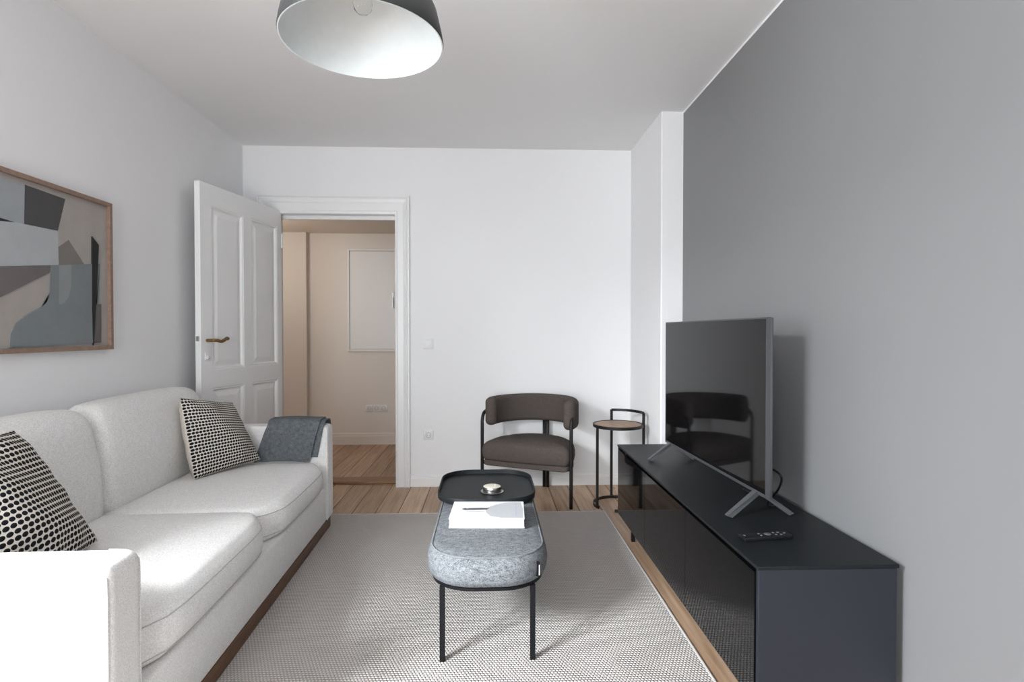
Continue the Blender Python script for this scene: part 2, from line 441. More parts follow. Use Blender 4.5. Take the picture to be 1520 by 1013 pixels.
# ------------------------------------------------------------------ open door leaf
def door():
    ang = math.atan2(4.362 - 3.505, -1.588 + 1.766) - PI / 2     # local +y runs from the free edge to the hinge
    t = bpy.data.objects.new('door_1', None); COL.objects.link(t); struct(t)
    t.location = (-1.766, 3.505, 0); t.rotation_euler = (0, 0, ang)
    W, H0, H1, th = 0.873, 0.012, 2.13, 0.038
    panels = [(0.096, 0.418, 0.962, 2.003), (0.50, 0.818, 0.962, 2.003), (0.096, 0.418, 0.20, 0.85), (0.50, 0.818, 0.20, 0.85)]
    bm = bmesh.new()
    def wall_cells(xf, sgn):
        ys = sorted({0.0, W} | {a for p in panels for a in p[:2]}); zs = sorted({H0, H1} | {a for p in panels for a in p[2:]})
        for a, b in zip(ys, ys[1:]):
            for c, d in zip(zs, zs[1:]):
                if any(abs(a - p[0]) < 1e-6 and abs(b - p[1]) < 1e-6 and c >= p[2] - 1e-6 and d <= p[3] + 1e-6 for p in panels): continue
                bm.faces.new([bm.verts.new((xf, y, z)) for y, z in ((a, c), (b, c), (b, d), (a, d))])
        for (a, b, c, d) in panels:
            steps = [(0, 0), (0.006, 0.004), (0.012, 0.002), (0.022, 0.014), (0.03, 0.014), (0.062, 0.006)]
            R = [[(xf - sgn * dp, y, z) for y, z in ((a + i, c + i), (b - i, c + i), (b - i, d - i), (a + i, d - i))] for i, dp in steps]
            loft(bm, R, cap0=False, cap1=True)
    wall_cells(0.0, 1); wall_cells(-th, -1)
    for q in (((0, H0), (0, H1)), ((0, H1), (W, H1)), ((W, H1), (W, H0)), ((W, H0), (0, H0))):
        (a, c), (b, d) = q
        bm.faces.new([bm.verts.new(p) for p in ((0, a, c), (0, b, d), (-th, b, d), (-th, a, c))])
    bmesh.ops.remove_doubles(bm, verts=bm.verts, dist=1e-5)
    link_mesh('door_leaf', bm, M['lacquer'], t)
    # long-plate and key cover, painted white
    bm = bmesh.new()
    lathe(bm, [(0.012, 0), (0.014, 0.006), (0.006, 0.01)], n=14)
    for v in bm.verts:
        v.co = Vector((v.co.z + 0.004, 0.05 + v.co.x, 1.045 + v.co.y))
    bx(bm, 0.0, 0.005, 0.032, 0.07, 1.03, 1.075)
    link_mesh('keyhole_cover', bm, M['lacquer'], t, True, 40)
    bm = bmesh.new()
    pts = smooth_path([(0.0, 0.052, 1.152), (0.028, 0.052, 1.152), (0.048, 0.058, 1.152), (0.052, 0.085, 1.150), (0.052, 0.112, 1.144), (0.052, 0.14, 1.150), (0.052, 0.168, 1.163), (0.050, 0.182, 1.160)], 5)
    tube(bm, pts, 0.0105, 10)
    o = link_mesh('door_handle', bm, M['brass'], t, True, 60); o['label'] = 'curved brass door handle'
    bm = bmesh.new()
    bx(bm, -0.034, -0.004, -0.0015, 0.002, 1.06, 1.2); bx(bm, -0.026, -0.012, -0.006, 0.0, 1.135, 1.16)
    o = link_mesh('lock_plate', bm, M['lacquer'], t)
    bm = bmesh.new(); bx(bm, -0.028, -0.010, -0.010, -0.0015, 1.148, 1.178, 0.002, 1)
    o = link_mesh('latch', bm, M['steel'], t); o['label'] = 'steel door latch'
    for z in (0.3, 1.85):
        bm = bmesh.new(); tube(bm, [(-0.002, W + 0.008, z), (-0.002, W + 0.008, z + 0.11)], 0.008, 10)
        link_mesh('hinge', bm, M['lacquer'], t, True, 50)
door()

# ------------------------------------------------------------------ rug
t = thing('area_rug', 'large grey beige flat-woven rug on the wooden floor under the bench and sofa', 'rug', (0, 0, 0))
RX0, RX1, RY0, RY1 = -1.30, 0.775, 0.55, 3.69
box('rug_field', (RX0 + 0.012, RX1 - 0.012, RY0 + 0.012, RY1 - 0.012, 0.0, 0.010), M['rug'], t)
bm = bmesh.new()
bx(bm, RX0, RX0 + 0.012, RY0, RY1, 0, 0.0105, 0.003, 1); bx(bm, RX1 - 0.012, RX1, RY0, RY1, 0, 0.0105, 0.003, 1)
bx(bm, RX0 + 0.012, RX1 - 0.012, RY0, RY0 + 0.012, 0, 0.0105); bx(bm, RX0 + 0.012, RX1 - 0.012, RY1 - 0.012, RY1, 0, 0.0105)
link_mesh('rug_binding', bm, M['rug_edge'], t)

# ------------------------------------------------------------------ sofa
SOFA = (-0.896, 1.343, 0.0105); SROT = math.radians(1.8)
def sofa():
    t = thing('sofa', 'light grey two-seat fabric sofa on a walnut plinth along the left wall', 'sofa', SOFA, SROT)
    B = 0.0
    D, L = 0.90, 2.15
    box('plinth', (-D + 0.03, -0.014, 0.02, L - 0.02, B, 0.062), M['plinth'], t, 0.002)['label'] = 'dark walnut plinth'
    box('base', (-D + 0.06, -0.012, 0.138, L - 0.128, 0.062, 0.262), M['sofa'], t, 0.012, 3)
    box('back_frame', (-D, -D + 0.10, 0.02, L - 0.02, 0.062, 0.66), M['sofa'], t, 0.03, 4)
    for (y0, y1, out) in ((0.0, 0.142, -1), (L - 0.132, L, 1)):
        bm = cushion(-D, 0.0, y0, y1, 0.062, 0.632, 0.026, 12, crown=0.004)
        a = link_mesh('armrest', bm, M['sofa'], t, True)
        yy = y0 + 0.022 if out < 0 else y1 - 0.022
        yi = y1 - 0.022 if out < 0 else y0 + 0.022
        # piping seam round the front panel of the armrest
        bm = bmesh.new()
        for s in (yy, yi):
            e = -1 if (s < (y0 + y1) / 2) else 1
            tube(bm, smooth_path([(-0.006, s + e * 0.016, 0.07), (-0.006, s + e * 0.016, 0.3), (-0.006, s + e * 0.016, 0.57), (-0.012, s + e * 0.013, 0.61), (-0.03, s + e * 0.006, 0.629), (-0.07, s, 0.634)], 6), 0.0032, 6)
        link_mesh('piping', bm, M['sofa'], a, True)
    ys = 1.11
    for (y0, y1) in ((0.140, ys - 0.002), (ys + 0.002, L - 0.130)):
        def fn(co, y0=y0, y1=y1):
            w = (co.y - (y0 + y1) / 2) / ((y1 - y0) / 2)
            # rounded front corners, as seen from above
            if co.x > -0.3:
                co.x -= 0.085 * max(0, (abs(w) - 0.62) / 0.38) ** 2.2 * (co.x + 0.3) / 0.3
            return co
        bm = cushion(-0.74, -0.012, y0, y1, 0.262, 0.420, 0.035, 18, crown=0.018, front=0.028, fn=fn)
        c = link_mesh('seat_cushion', bm, M['sofa'], t, True)
        # welt seams lie on the cushion's front
        from mathutils.bvhtree import BVHTree
        tree = BVHTree.FromPolygons([v.co.copy() for v in c.data.vertices], [tuple(p.vertices) for p in c.data.polygons])
        bm = bmesh.new()
        for z in (0.386, 0.290):
            pts = []
            for k in range(81):
                yy = y0 + 0.012 + (y1 - y0 - 0.024) * k / 80
                hit = tree.ray_cast(Vector((0.5, yy, z)), Vector((-1, 0, 0)))[0]
                if hit: pts.append(hit + Vector((0.0004, 0, 0)))
            tube(bm, pts, 0.0021, 6)
        link_mesh('welt', bm, M['sofa_seam'], c, True)
    for (y0, y1) in ((0.05, ys + 0.0), (ys + 0.003, L - 0.105)):
        def fb(co, y0=y0, y1=y1):
            h = (co.z - 0.40) / 0.47
            co.x -= 0.06 * max(0, h) ** 2
            w = (co.y - (y0 + y1) / 2) / ((y1 - y0) / 2)
            if co.z > 0.7: co.z -= 0.028 * max(0, (abs(w) - 0.80) / 0.2) ** 2
            return co
        bm = cushion(-0.845, -0.68, y0, y1, 0.385, 0.872, 0.06, 18, crown=0.012, front=0.03, fn=fb)
        c = link_mesh('back_cushion', bm, M['sofa'], t, True)
sofa()

# ------------------------------------------------------------------ pillows
def pillow(name, label, corners, puff, wr_seed, group=None, pinch=0.05):
    """corners: BL, BR, TR, TL of the dotted face (world); puff: half thickness"""
    bl, br, tr, tl = [Vector(c) for c in corners]
    n = ((br - bl).cross(tl - bl)).normalized()
    ctr = (bl + br + tr + tl) / 4
    base = Vector((ctr.x, ctr.y, min(bl.z, br.z)))
    t = thing(name, label, 'pillow', base, 0, group)
    rnd = random.Random(wr_seed)
    ph = [rnd.uniform(0, 6.28) for _ in range(6)]
    N = 34
    def surf(sgn, amp):
        bm = bmesh.new(); uv = bm.loops.layers.uv.new('UVMap')
        grid = []
        for j in range(N + 1):
            row = []
            for i in range(N + 1):
                u, v = i / N, j / N
                a, b = 2 * u - 1, 2 * v - 1
                # edges pull inwards between the corners
                a2 = a * (1 - pinch * (1 - b * b)); b2 = b * (1 - pinch * (1 - a * a))
                uu, vv = (a2 + 1) / 2, (b2 + 1) / 2
                if sgn < 0:
                    uu += 0.5 * math.copysign(0.16 * (abs(a) ** 5 - abs(a) ** 24) * (1 - b * b), a)
                p = bl * (1 - uu) * (1 - vv) + br * uu * (1 - vv) + tr * uu * vv + tl * (1 - uu) * vv
                e = (max(0, 1 - a ** 2) ** (0.55 if sgn > 0 else 0.3)) * (max(0, 1 - b ** 2) ** (0.55 if sgn > 0 else 0.3))
                w = 0.20 * math.sin(3.0 * a + 2.2 * b + ph[0]) + 0.07 * math.sin(6 * a - 4 * b + ph[1]) * (abs(a * b)) + 0.05 * math.sin(9 * b + 3 * a + ph[2])
                rim = max(abs(a), abs(b))
                crease = 0.016 * math.sin(11 * a + ph[3]) * max(0, abs(b) - 0.45) + 0.014 * math.sin(15 * b + ph[4]) * max(0, abs(a) - 0.55)
                p = p + n * (sgn * amp * e * (1 + w) + crease * (1 - rim ** 6))
                row.append(bm.verts.new(p - base))
            grid.append(row)
        for j in range(N):
            for i in range(N):
                q = [(i, j), (i + 1, j), (i + 1, j + 1), (i, j + 1)]
                f = bm.faces.new([grid[b][a] for a, b in q])
                for lp, (a, b) in zip(f.loops, q): lp[uv].uv = (a / N, b / N)
        return bm
    o = link_mesh('front_cover', surf(1, puff), M['dots'], t, True); o['label'] = 'cream cover woven with black dots'
    o = link_mesh('back_cover', surf(-1, puff * 1.0), M['cream'], t, True); o['label'] = 'plain cream back'
pillow('throw_pillow', 'black and cream dotted cushion at the far end of the sofa beside the grey throw',
       [(-1.50, 2.90, 0.452), (-1.315, 3.265, 0.47), (-1.485, 3.295, 0.795), (-1.61, 2.98, 0.86)], 0.075, 3, 'dotted cushions on the sofa', 0.02)
pillow('throw_pillow', 'black and cream dotted cushion nearest the camera, behind the front sofa armrest',
       [(-1.33, 1.56, 0.455), (-1.385, 2.03, 0.462), (-1.575, 1.915, 0.877), (-1.54, 1.50, 0.87)], 0.085, 11, 'dotted cushions on the sofa', 0.02)

# ------------------------------------------------------------------ throw over the far armrest
def throw():
    t = thing('throw_blanket', 'folded dark grey wool throw hanging over the far sofa armrest', 'blanket', (-1.15, 3.43, 0.655), SROT)
    # local: +y away from camera; armrest runs from about -0.06 to +0.07
    def layer(x0, x1, drop_in, drop_out, off, slant, th, seed):
        prof = smooth_path([(-0.078 - off, -drop_in), (-0.080 - off, -0.10), (-0.078 - off, -0.035), (-0.060 - off * 0.5, 0.002 + off), (0.0, 0.010 + off), (0.055, 0.004 + off), (0.074 + off, -0.02), (0.076 + off, -drop_out)] if False else
                           [(-0.078 - off, -drop_in, 0), (-0.080 - off, -0.10, 0), (-0.077 - off, -0.035, 0), (-0.055 - off * 0.5, 0.0 + off, 0), (0.0, 0.006 + off, 0), (0.055, 0.002 + off, 0), (0.074 + off, -0.02, 0), (0.077 + off, -drop_out, 0)], 6)
        K = 24; rnd = random.Random(seed); ph = rnd.uniform(0, 6)
        bm = bmesh.new(); G = []
        L = len(prof)
        for j, p in enumerate(prof):
            hang = max(0.0, -p.y) / 0.2 if p.x < 0 else 0
            row = []
            for i in range(K + 1):
                u = i / K
                x = x0 + (x1 - x0) * u - slant * hang * (0.95 if u < 0.5 else 0.7)
                wob = 0.004 * math.sin(7 * u + ph) * hang + 0.003 * math.sin(13 * u + 2 * ph)
                row.append(Vector((x, p.x - abs(wob) * (1 if p.x < 0 else -1), p.y + 0.003 * math.sin(5 * u + ph))))
            G.append(row)
        vs = [[bm.verts.new(q) for q in r] for r in G]
        for j in range(L - 1):
            for i in range(K): bm.faces.new((vs[j][i], vs[j][i + 1], vs[j + 1][i + 1], vs[j + 1][i]))
        bmesh.ops.recalc_face_normals(bm, faces=bm.faces)
        # give the cloth thickness, outwards
        up = sum((f.normal.z for f in bm.faces))
        if up < 0: bmesh.ops.reverse_faces(bm, faces=bm.faces[:])
        bmesh.ops.solidify(bm, geom=bm.faces[:], thickness=-th)
        return bm
    link_mesh('throw_underside', layer(-0.14, 0.168, 0.196, 0.045, 0.002, 0.055, 0.008, 5), M['throw'], t, True, 60)
    link_mesh('throw_top_fold', layer(-0.155, 0.142, 0.214, 0.02, 0.016, 0.075, 0.009, 2), M['throw'], t, True, 60)
throw()

# ------------------------------------------------------------------ bench
BC = (-0.006, 2.50)
def bench():
    t = thing('upholstered_bench', 'grey melange upholstered bench with rounded ends and thin black legs on the rug', 'bench', (BC[0], BC[1], 0.0102), 0)
    z0, z1 = 0.272, 0.286
    w, l, r = 0.425, 1.08, 0.165
    bm = bmesh.new()
    loft(bm, [[(x, y, z) for x, y in rrect(w - 2 * i, l - 2 * i, r - i)] for i, z in ((0.012, z0), (0.004, z0 + 0.003), (0.004, z1))])
    link_mesh('frame', bm, M['black_metal'], t, True, 40)
    prof = [(0.012, 0.2865), (-0.002, 0.292), (-0.012, 0.315), (-0.015, 0.345), (-0.010, 0.375), (0.0, 0.391), (0.010, 0.396), (0.03, 0.400), (0.07, 0.404), (0.12, 0.407), (0.16, 0.408)]
    bm = bmesh.new()
    loft(bm, [[(x, y, z) for x, y in rrect(w - 2 * i, l - 2 * i, max(r - i, 0.004))] for i, z in prof])
    c = link_mesh('cushion', bm, M['bench'], t, True)
    bm = bmesh.new()
    tube(bm, [(x, y, 0.394) for x, y in rrect(w - 2 * 0.003, l - 2 * 0.003, r - 0.003)], 0.0035, 6, closed=True)
    link_mesh('piping', bm, M['bench_piping'], c, True)
    bm = bmesh.new(); bx(bm, -0.010, 0.010, -0.0025, 0.0025, 0.0, 0.055, 0.001, 1)
    tg = link_mesh('label_tag', bm, M['rubber'], c); tg.location = (0.180, -0.497, 0.308); tg.rotation_euler = (0, 0, math.radians(38 - 90))
    tg['label'] = 'small black side label'
    bm = bmesh.new(); bx(bm, 0.0102, 0.0112, -0.002, 0.002, 0.008, 0.045)
    s = link_mesh('label_edge', bm, M['tag_white'], t); s.location = (0.180, -0.497, 0.308); s.rotation_euler = (0, 0, math.radians(38 - 90))
    for sx in (-1, 1):
        for sy in (-1, 1):
            bm = bmesh.new(); a, b = sx * 0.164, sy * 0.482
            bx(bm, a - 0.0095, a + 0.0095, b - 0.0095, b + 0.0095, 0, 0.274, 0.002, 1)
            link_mesh('leg', bm, M['black_metal'], t)
bench()

TY, TZ = 2.785, 0.4185
def tray():
    t = thing('serving_tray', 'black rounded tray with a raised rim on the far end of the bench', 'tray', (-0.012, TY, TZ), 0)
    w, l, r = 0.462, 0.545, 0.15
    bm = bmesh.new()
    loft(bm, [[(x, y, z) for x, y in rrect(w - 2 * i, l - 2 * i, r - i)] for i, z in ((0.004, 0.0), (0.0, 0.003), (0.0, 0.009))])
    link_mesh('base', bm, M['tray'], t, True, 40)
    bm = bmesh.new()
    R = [[(x, y, z) for x, y in rrect(w - 2 * i, l - 2 * i, r - i)] for i, z in ((0.0, 0.0085), (-0.002, 0.028), (0.0005, 0.031), (0.005, 0.030), (0.007, 0.0095))]
    loft(bm, R, cap0=False, cap1=False)
    link_mesh('rim', bm, M['tray'], t, True, 50)
tray()

def candle():
    t = thing('candle', 'low round candle in a steel holder on the black tray', 'candle', (0.014, 2.70, TZ + 0.0093), 0)
    bm = bmesh.new(); lathe(bm, [(0.030, 0), (0.053, 0.001), (0.056, 0.004), (0.054, 0.0055), (0.044, 0.0045)], n=40)
    o = link_mesh('saucer', bm, M['steel'], t, True, 50)
    bm = bmesh.new(); lathe(bm, [(0.043, 0.0046), (0.0445, 0.006), (0.0445, 0.027), (0.043, 0.0285), (0.042, 0.027)], n=40)
    link_mesh('holder', bm, M['steel'], t, True, 50)
    bm = bmesh.new(); lathe(bm, [(0.0415, 0.012), (0.0415, 0.028), (0.038, 0.030), (0.012, 0.029)], n=40)
    link_mesh('wax', bm, M['wax'], t, True, 50)
    bm = bmesh.new(); tube(bm, smooth_path([(0.013, 0, 0.028), (0.014, 0.001, 0.033), (0.017, 0.002, 0.037)], 4), 0.0015, 6)
    link_mesh('wick', bm, M['wax'], t, True)
candle()

def book():
    t = thing('book', 'thick white book lying flat on the grey bench cushion', 'book', (-0.006, 2.335, 0.4185), math.radians(-2.3))
    W, L, H = 0.304, 0.226, 0.039
    bm = bmesh.new()
    bx(bm, -W / 2, W / 2, -L / 2, L / 2, 0, 0.0028, 0.0008, 1)
    bx(bm, -W / 2, W / 2, -L / 2, L / 2, H - 0.0028, H, 0.0008, 1)
    bx(bm, -W / 2, W / 2, L / 2 - 0.003, L / 2, 0.0025, H - 0.0025)
    link_mesh('cover', bm, M['book'], t)
    bm = bmesh.new(); bx(bm, -W / 2 + 0.003, W / 2 - 0.003, -L / 2 + 0.003, L / 2 - 0.0035, 0.003, H - 0.003)
    link_mesh('pages', bm, M['pages'], t)
    # cover print: a pale flared shape and a dark slim handle
    def flat(name, pts, mat, z):
        bm = bmesh.new()
        R = [[(x, y, zz) for x, y in pts] for zz in (z - 0.0003, z)]
        loft(bm, R); link_mesh(name, bm, mat, t)
    fan = [(-0.010, -0.002), (0.0, 0.03), (0.03, 0.065), (0.07, 0.095), (0.105, 0.10), (0.14, 0.10), (0.148, 0.0), (0.146, -0.108), (0.06, -0.104), (0.015, -0.085), (-0.004, -0.04)]
    flat('printed_fan', fan, M['print_grey'], H + 0.0004)
    hd = [(-0.110, 0.008), (-0.096, 0.020), (-0.088, 0.012), (-0.080, 0.018), (-0.03, 0.022), (0.006, 0.020), (-0.004, 0.000), (-0.06, -0.004), (-0.082, -0.004), (-0.096, -0.006)]
    flat('printed_handle', hd, M['print_dark'], H + 0.0008)
    hd2 = [(-0.09, -0.016), (-0.04, -0.02), (-0.012, -0.022), (-0.014, -0.03), (-0.05, -0.028), (-0.09, -0.022)]
    flat('printed_shadow', hd2, M['print_grey'], H + 0.0004)
    # row of pale title marks running down the right side
    bm = bmesh.new(); rnd = random.Random(2)
    y = 0.085
    while y > -0.085:
        h = rnd.uniform(0.004, 0.009)
        bx(bm, 0.115, 0.122, y - h, y, H + 0.0005, H + 0.0009); y -= h + 0.006
    link_mesh('printed_title', bm, M['print_title'], t)
book()

# ------------------------------------------------------------------ tv console
CX0, CX1, CY0, CY1, CZB, CZT = 0.795, 1.228, 1.617, 3.432, 0.082, 0.505
def console():
    t = thing('tv_console', 'long low black media cabinet with glossy doors along the grey wall', 'cabinet', ((CX0 + CX1) / 2, (CY0 + CY1) / 2, 0.0), 0)
    ox, oy = (CX0 + CX1) / 2, (CY0 + CY1) / 2
    def B(name, x0, x1, y0, y1, z0, z1, mat, bev=0.001, par=t):
        return box(name, (x0 - ox, x1 - ox, y0 - oy, y1 - oy, z0, z1), mat, par, bev, 1)
    B('top_panel', CX0, CX1, CY0 - 0.002, CY1 + 0.002, CZT - 0.011, CZT, M['console'])
    bx0 = CX0 + 0.021; xb = CX1 - 0.006
    B('side_panel', CX0 + 0.004, xb, CY0, CY0 + 0.016, CZB, CZT - 0.0115, M['console_side'])
    B('side_panel', CX0 + 0.004, xb, CY1 - 0.016, CY1, CZB, CZT - 0.0115, M['console_side'])
    B('bottom_panel', bx0, xb, CY0 + 0.0165, CY1 - 0.0165, CZB, CZB + 0.016, M['console_side'])
    B('back_panel', xb - 0.012, xb, CY0 + 0.0165, CY1 - 0.0165, CZB + 0.0165, CZT - 0.012, M['console_side'])
    n = 3; w = (CY1 - CY0 - 0.034) / n
    for k in (1, 2):
        y = CY0 + 0.017 + w * k
        B('divider', bx0 + 0.002, xb - 0.0125, y - 0.008, y + 0.008, CZB + 0.0165, CZT - 0.012, M['console_side'])
    for k in range(n):
        y0 = CY0 + 0.017 + w * k; d = B('door', CX0, CX0 + 0.019, y0 + 0.0018, y0 + w - 0.0018, CZB + 0.002, CZT - 0.024, M['glass_black'], 0.0)
        d['label'] = 'glossy black glass door'
    B('push_latch', CX0 + 0.006, CX0 + 0.016, CY1 - 0.20, CY1 - 0.17, CZT - 0.0235, CZT - 0.0115, M['rubber'])
    for x in (CX0 + 0.02, xb - 0.04):
        for y in (CY0 + 0.05, CY1 - 0.27):
            B('leg', x, x + 0.02, y - 0.01, y + 0.01, 0.0, CZB - 0.0005, M['black_metal'])
console()

# ------------------------------------------------------------------ television
def tv():
    t = thing('television', 'large flat-screen television standing on the black cabinet, reflecting the brown armchair', 'television', (1.0, 2.55, CZT), math.radians(1.7))
    x0 = 0.0; y0, y1, z0, z1 = 2.008 - 2.55, 3.085 - 2.55, 0.588 - CZT, 1.257 - CZT
    f = 0.006
    bm = bmesh.new()
    bx(bm, x0 + 0.001, x0 + 0.016, y0, y0 + f, z0, z1); bx(bm, x0 + 0.001, x0 + 0.016, y1 - f, y1, z0, z1)
    bx(bm, x0 + 0.001, x0 + 0.016, y0 + f, y1 - f, z0, z0 + 0.012); bx(bm, x0 + 0.001, x0 + 0.016, y0 + f, y1 - f, z1 - f, z1)
    link_mesh('bezel', bm, M['silver'], t)
    box('screen', (x0 + 0.002, x0 + 0.009, y0 + f, y1 - f, z0 + 0.012, z1 - f), M['screen'], t)
    bm = bmesh.new(); bx(bm, x0 + 0.0155, x0 + 0.028, y0 + 0.001, y1 - 0.001, z0 + 0.001, z1 - 0.001, 0.004, 2)
    link_mesh('back_shell', bm, M['silver'], t, True, 40)
    bm = bmesh.new(); bx(bm, x0 + 0.0275, x0 + 0.058, y0 + 0.07, y1 - 0.07, z0 + 0.03, z0 + 0.38, 0.008, 2)
    link_mesh('back_housing', bm, M['tv_back'], t, True, 40)
    for yc in (2.085 - 2.55, 3.015 - 2.55):
        bm = bmesh.new()
        for s, xe, dy in ((-1, -0.118, -0.03), (1, 0.13, -0.018)):
            a = Vector((x0 + 0.012 + s * 0.006, yc, z0 + 0.004)); b = Vector((x0 + xe, yc + dy, 0.003))
            # tapering flat strut with a foot cut level with the cabinet top
            w0, w1, h = 0.030, 0.022, 0.010
            ra = [a + Vector((0, -w0 / 2, h)), a + Vector((0, w0 / 2, h)), a + Vector((0, w0 / 2, -h)), a + Vector((0, -w0 / 2, -h))]
            e = s * 0.010
            rb = [b + Vector((e, -w1 / 2, 0.007)), b + Vector((e, w1 / 2, 0.007)), b + Vector((-e, w1 / 2, 0.0)), b + Vector((-e, -w1 / 2, 0.0))]
            loft(bm, [ra, rb])
        link_mesh('foot', bm, M['silver'], t)
    bm = bmesh.new()
    pts = [(0.052, 2.15 - 2.55, 0.165), (0.078, 2.11 - 2.55, 0.168), (0.098, 2.075 - 2.55, 0.145), (0.10, 2.10 - 2.55, 0.09), (0.095, 2.155 - 2.55, 0.03), (0.10, 2.17 - 2.55, 0.0075), (0.14, 2.16 - 2.55, 0.0072), (0.16, 2.20 - 2.55, 0.0072), (0.13, 2.27 - 2.55, 0.0072), (0.11, 2.40 - 2.55, 0.0072)]
    tube(bm, smooth_path(pts, 7), 0.0042, 8)
    link_mesh('power_cable', bm, M['rubber'], t, True)['label'] = 'looping black power cable'
tv()

def remote():
    t = thing('remote_control', 'slim black remote control lying on the cabinet in front of the television', 'remote control', (0.930, 1.838, CZT), math.radians(7))
    bm = bmesh.new(); bx(bm, -0.088, 0.088, -0.021, 0.021, 0.0, 0.015, 0.004, 2)
    link_mesh('body', bm, M['rubber'], t, True, 40)
    for (x, y, r) in ((-0.076, 0.0, 0.004), (-0.02, 0.008, 0.0045), (-0.02, -0.008, 0.0045), (0.008, 0.0, 0.012), (0.034, 0.009, 0.0045), (0.034, -0.009, 0.0045), (0.052, 0.009, 0.0045), (0.052, -0.009, 0.0045), (0.07, 0.0, 0.0045)):
        bm = bmesh.new(); lathe(bm, [(r, 0.0149), (r, 0.0160), (r * 0.7, 0.0168)], x, y, 14)
        link_mesh('button', bm, M['button'], t, True, 40)
remote()

# ------------------------------------------------------------------ armchair
def armchair():
    L_, R_ = Vector((-0.050, 4.035)), Vector((0.556, 3.765))
    mid = (L_ + R_) / 2; ang = math.atan2(R_.y - L_.y, R_.x - L_.x); hw = (R_ - L_).length / 2
    t = thing('armchair', 'low brown upholstered armchair with dark tube frame in front of the white back wall', 'chair', (mid.x, mid.y, 0), ang)
    r = 0.0125
    # D-shaped outline: straight front, round back
    def dshape(grow=0.0, fy=0.0, n=28):
        a, b = hw - 0.012 + grow, 0.345 + grow
        y0 = 0.075
        pts = []
        for k in range(n + 1):
            th = PI * k / n
            pts.append((a * math.cos(th), y0 + b * math.sin(th)))
        f = -0.035 - grow
        rr = 0.035
        pts += [(-a, y0 - 0.04)]
        for k in range(5):
            th = PI + PI / 2 * k / 4
            pts.append((-a + rr + rr * math.cos(th), f + rr + rr * math.sin(th)))
        for k in range(1, 10): pts.append((-a + rr + (2 * a - 2 * rr) * k / 10, f - fy * math.sin(PI * k / 10)))
        for k in range(5):
            th = 1.5 * PI + PI / 2 * k / 4
            pts.append((a - rr + rr * math.cos(th), f + rr + rr * math.sin(th)))
        pts += [(a, y0 - 0.04)]
        return pts
    def scaled(pts, s):
        return [(x * s, 0.17 + (y - 0.17) * s) for x, y in pts]
    bm = bmesh.new()
    base = dshape(-0.004)
    loft(bm, [[(x, y, z) for x, y in scaled(base, s)] for s, z in ((0.97, 0.250), (1.0, 0.255), (1.0, 0.282), (0.985, 0.288))])
    link_mesh('seat_base', bm, M['brown'], t, True, 50)
    bm = bmesh.new()
    base = dshape(0.0, 0.012)
    loft(bm, [[(x, y, z) for x, y in scaled(base, s)] for s, z in ((0.96, 0.2885), (0.995, 0.300), (1.018, 0.335), (1.018, 0.365), (0.995, 0.395), (0.94, 0.413), (0.85, 0.425), (0.65, 0.437), (0.4, 0.443), (0.15, 0.445))])
    c = link_mesh('seat_cushion', bm, M['brown'], t, True)
    # backrest swept along an arc
    bm = bmesh.new()
    a, b, y0, xs = hw - 0.036, 0.325, 0.085, 0.012
    secs = []
    K = 44
    for k in range(K + 1):
        q = k / K
        th = math.radians(-14 + 208 * q)
        c_ = Vector((xs + a * math.cos(th), y0 + b * math.sin(th), 0))
        nrm = Vector((math.cos(th) / a, math.sin(th) / b, 0)).normalized()
        end = min(q, 1 - q)
        sc = min(1.0, math.sqrt(max(0.0, 1 - (1 - min(end / 0.035, 1)) ** 2)) * 0.75 + 0.25)
        hh, tt = 0.102 * (0.55 + 0.45 * sc), 0.038 * (0.35 + 0.65 * sc)
        zc = 0.630
        ring = []
        for px, pz in rrect(2 * tt, 2 * hh, min(0.032, tt * 0.95), 5):
            bul = 1.0 + 0.10 * (1 - (pz / hh) ** 2)
            ring.append(c_ + nrm * (px * bul) + Vector((0, 0, zc + pz)))
        secs.append(ring)
    loft(bm, secs)
    link_mesh('backrest', bm, M['brown'], t, True)
    # frame: front legs that turn into the arm rails, paired rear leg
    for s in (-1, 1):
        rail = [(s * hw, 0, 0), (s * hw, 0, 0.30), (s * hw, 0, 0.56), (s * hw, 0.012, 0.598), (s * hw, 0.04, 0.622), (s * (hw - 0.002), 0.085, 0.630)]
        arc = []
        for k in range(1, 10):
            th = math.radians(4 + 82 * k / 9)
            arc.append((s * (hw - 0.004) * math.cos(th), y0 + (b + 0.050) * math.sin(th), 0.632))
        bm = bmesh.new()
        path = [Vector((s * hw, 0, z)) for z in (0, 0.15, 0.3, 0.45)] + smooth_path([Vector(p) for p in rail[2:]], 5) + [Vector(p) for p in arc]
        tube(bm, path, r, 10)
        link_mesh('leg', bm, M['dark_metal'], t, True)
    for s in (-1, 1):
        bm = bmesh.new(); tube(bm, [(s * 0.0145, y0 + b + 0.052, 0), (s * 0.0145, y0 + b + 0.052, 0.3), (s * 0.0145, y0 + b + 0.052, 0.65)], 0.0125, 10)
        link_mesh('rear_leg', bm, M['dark_metal'], t, True)
    bm = bmesh.new()
    tube(bm, [(-hw, 0.0, 0.262), (0, -0.004, 0.262), (hw, 0.0, 0.262)], 0.008, 8)
    tube(bm, [(0, 0.0, 0.258), (0, 0.2, 0.256), (0, y0 + b + 0.05, 0.258)], 0.008, 8)
    link_mesh('seat_rail', bm, M['dark_metal'], t, True)
armchair()

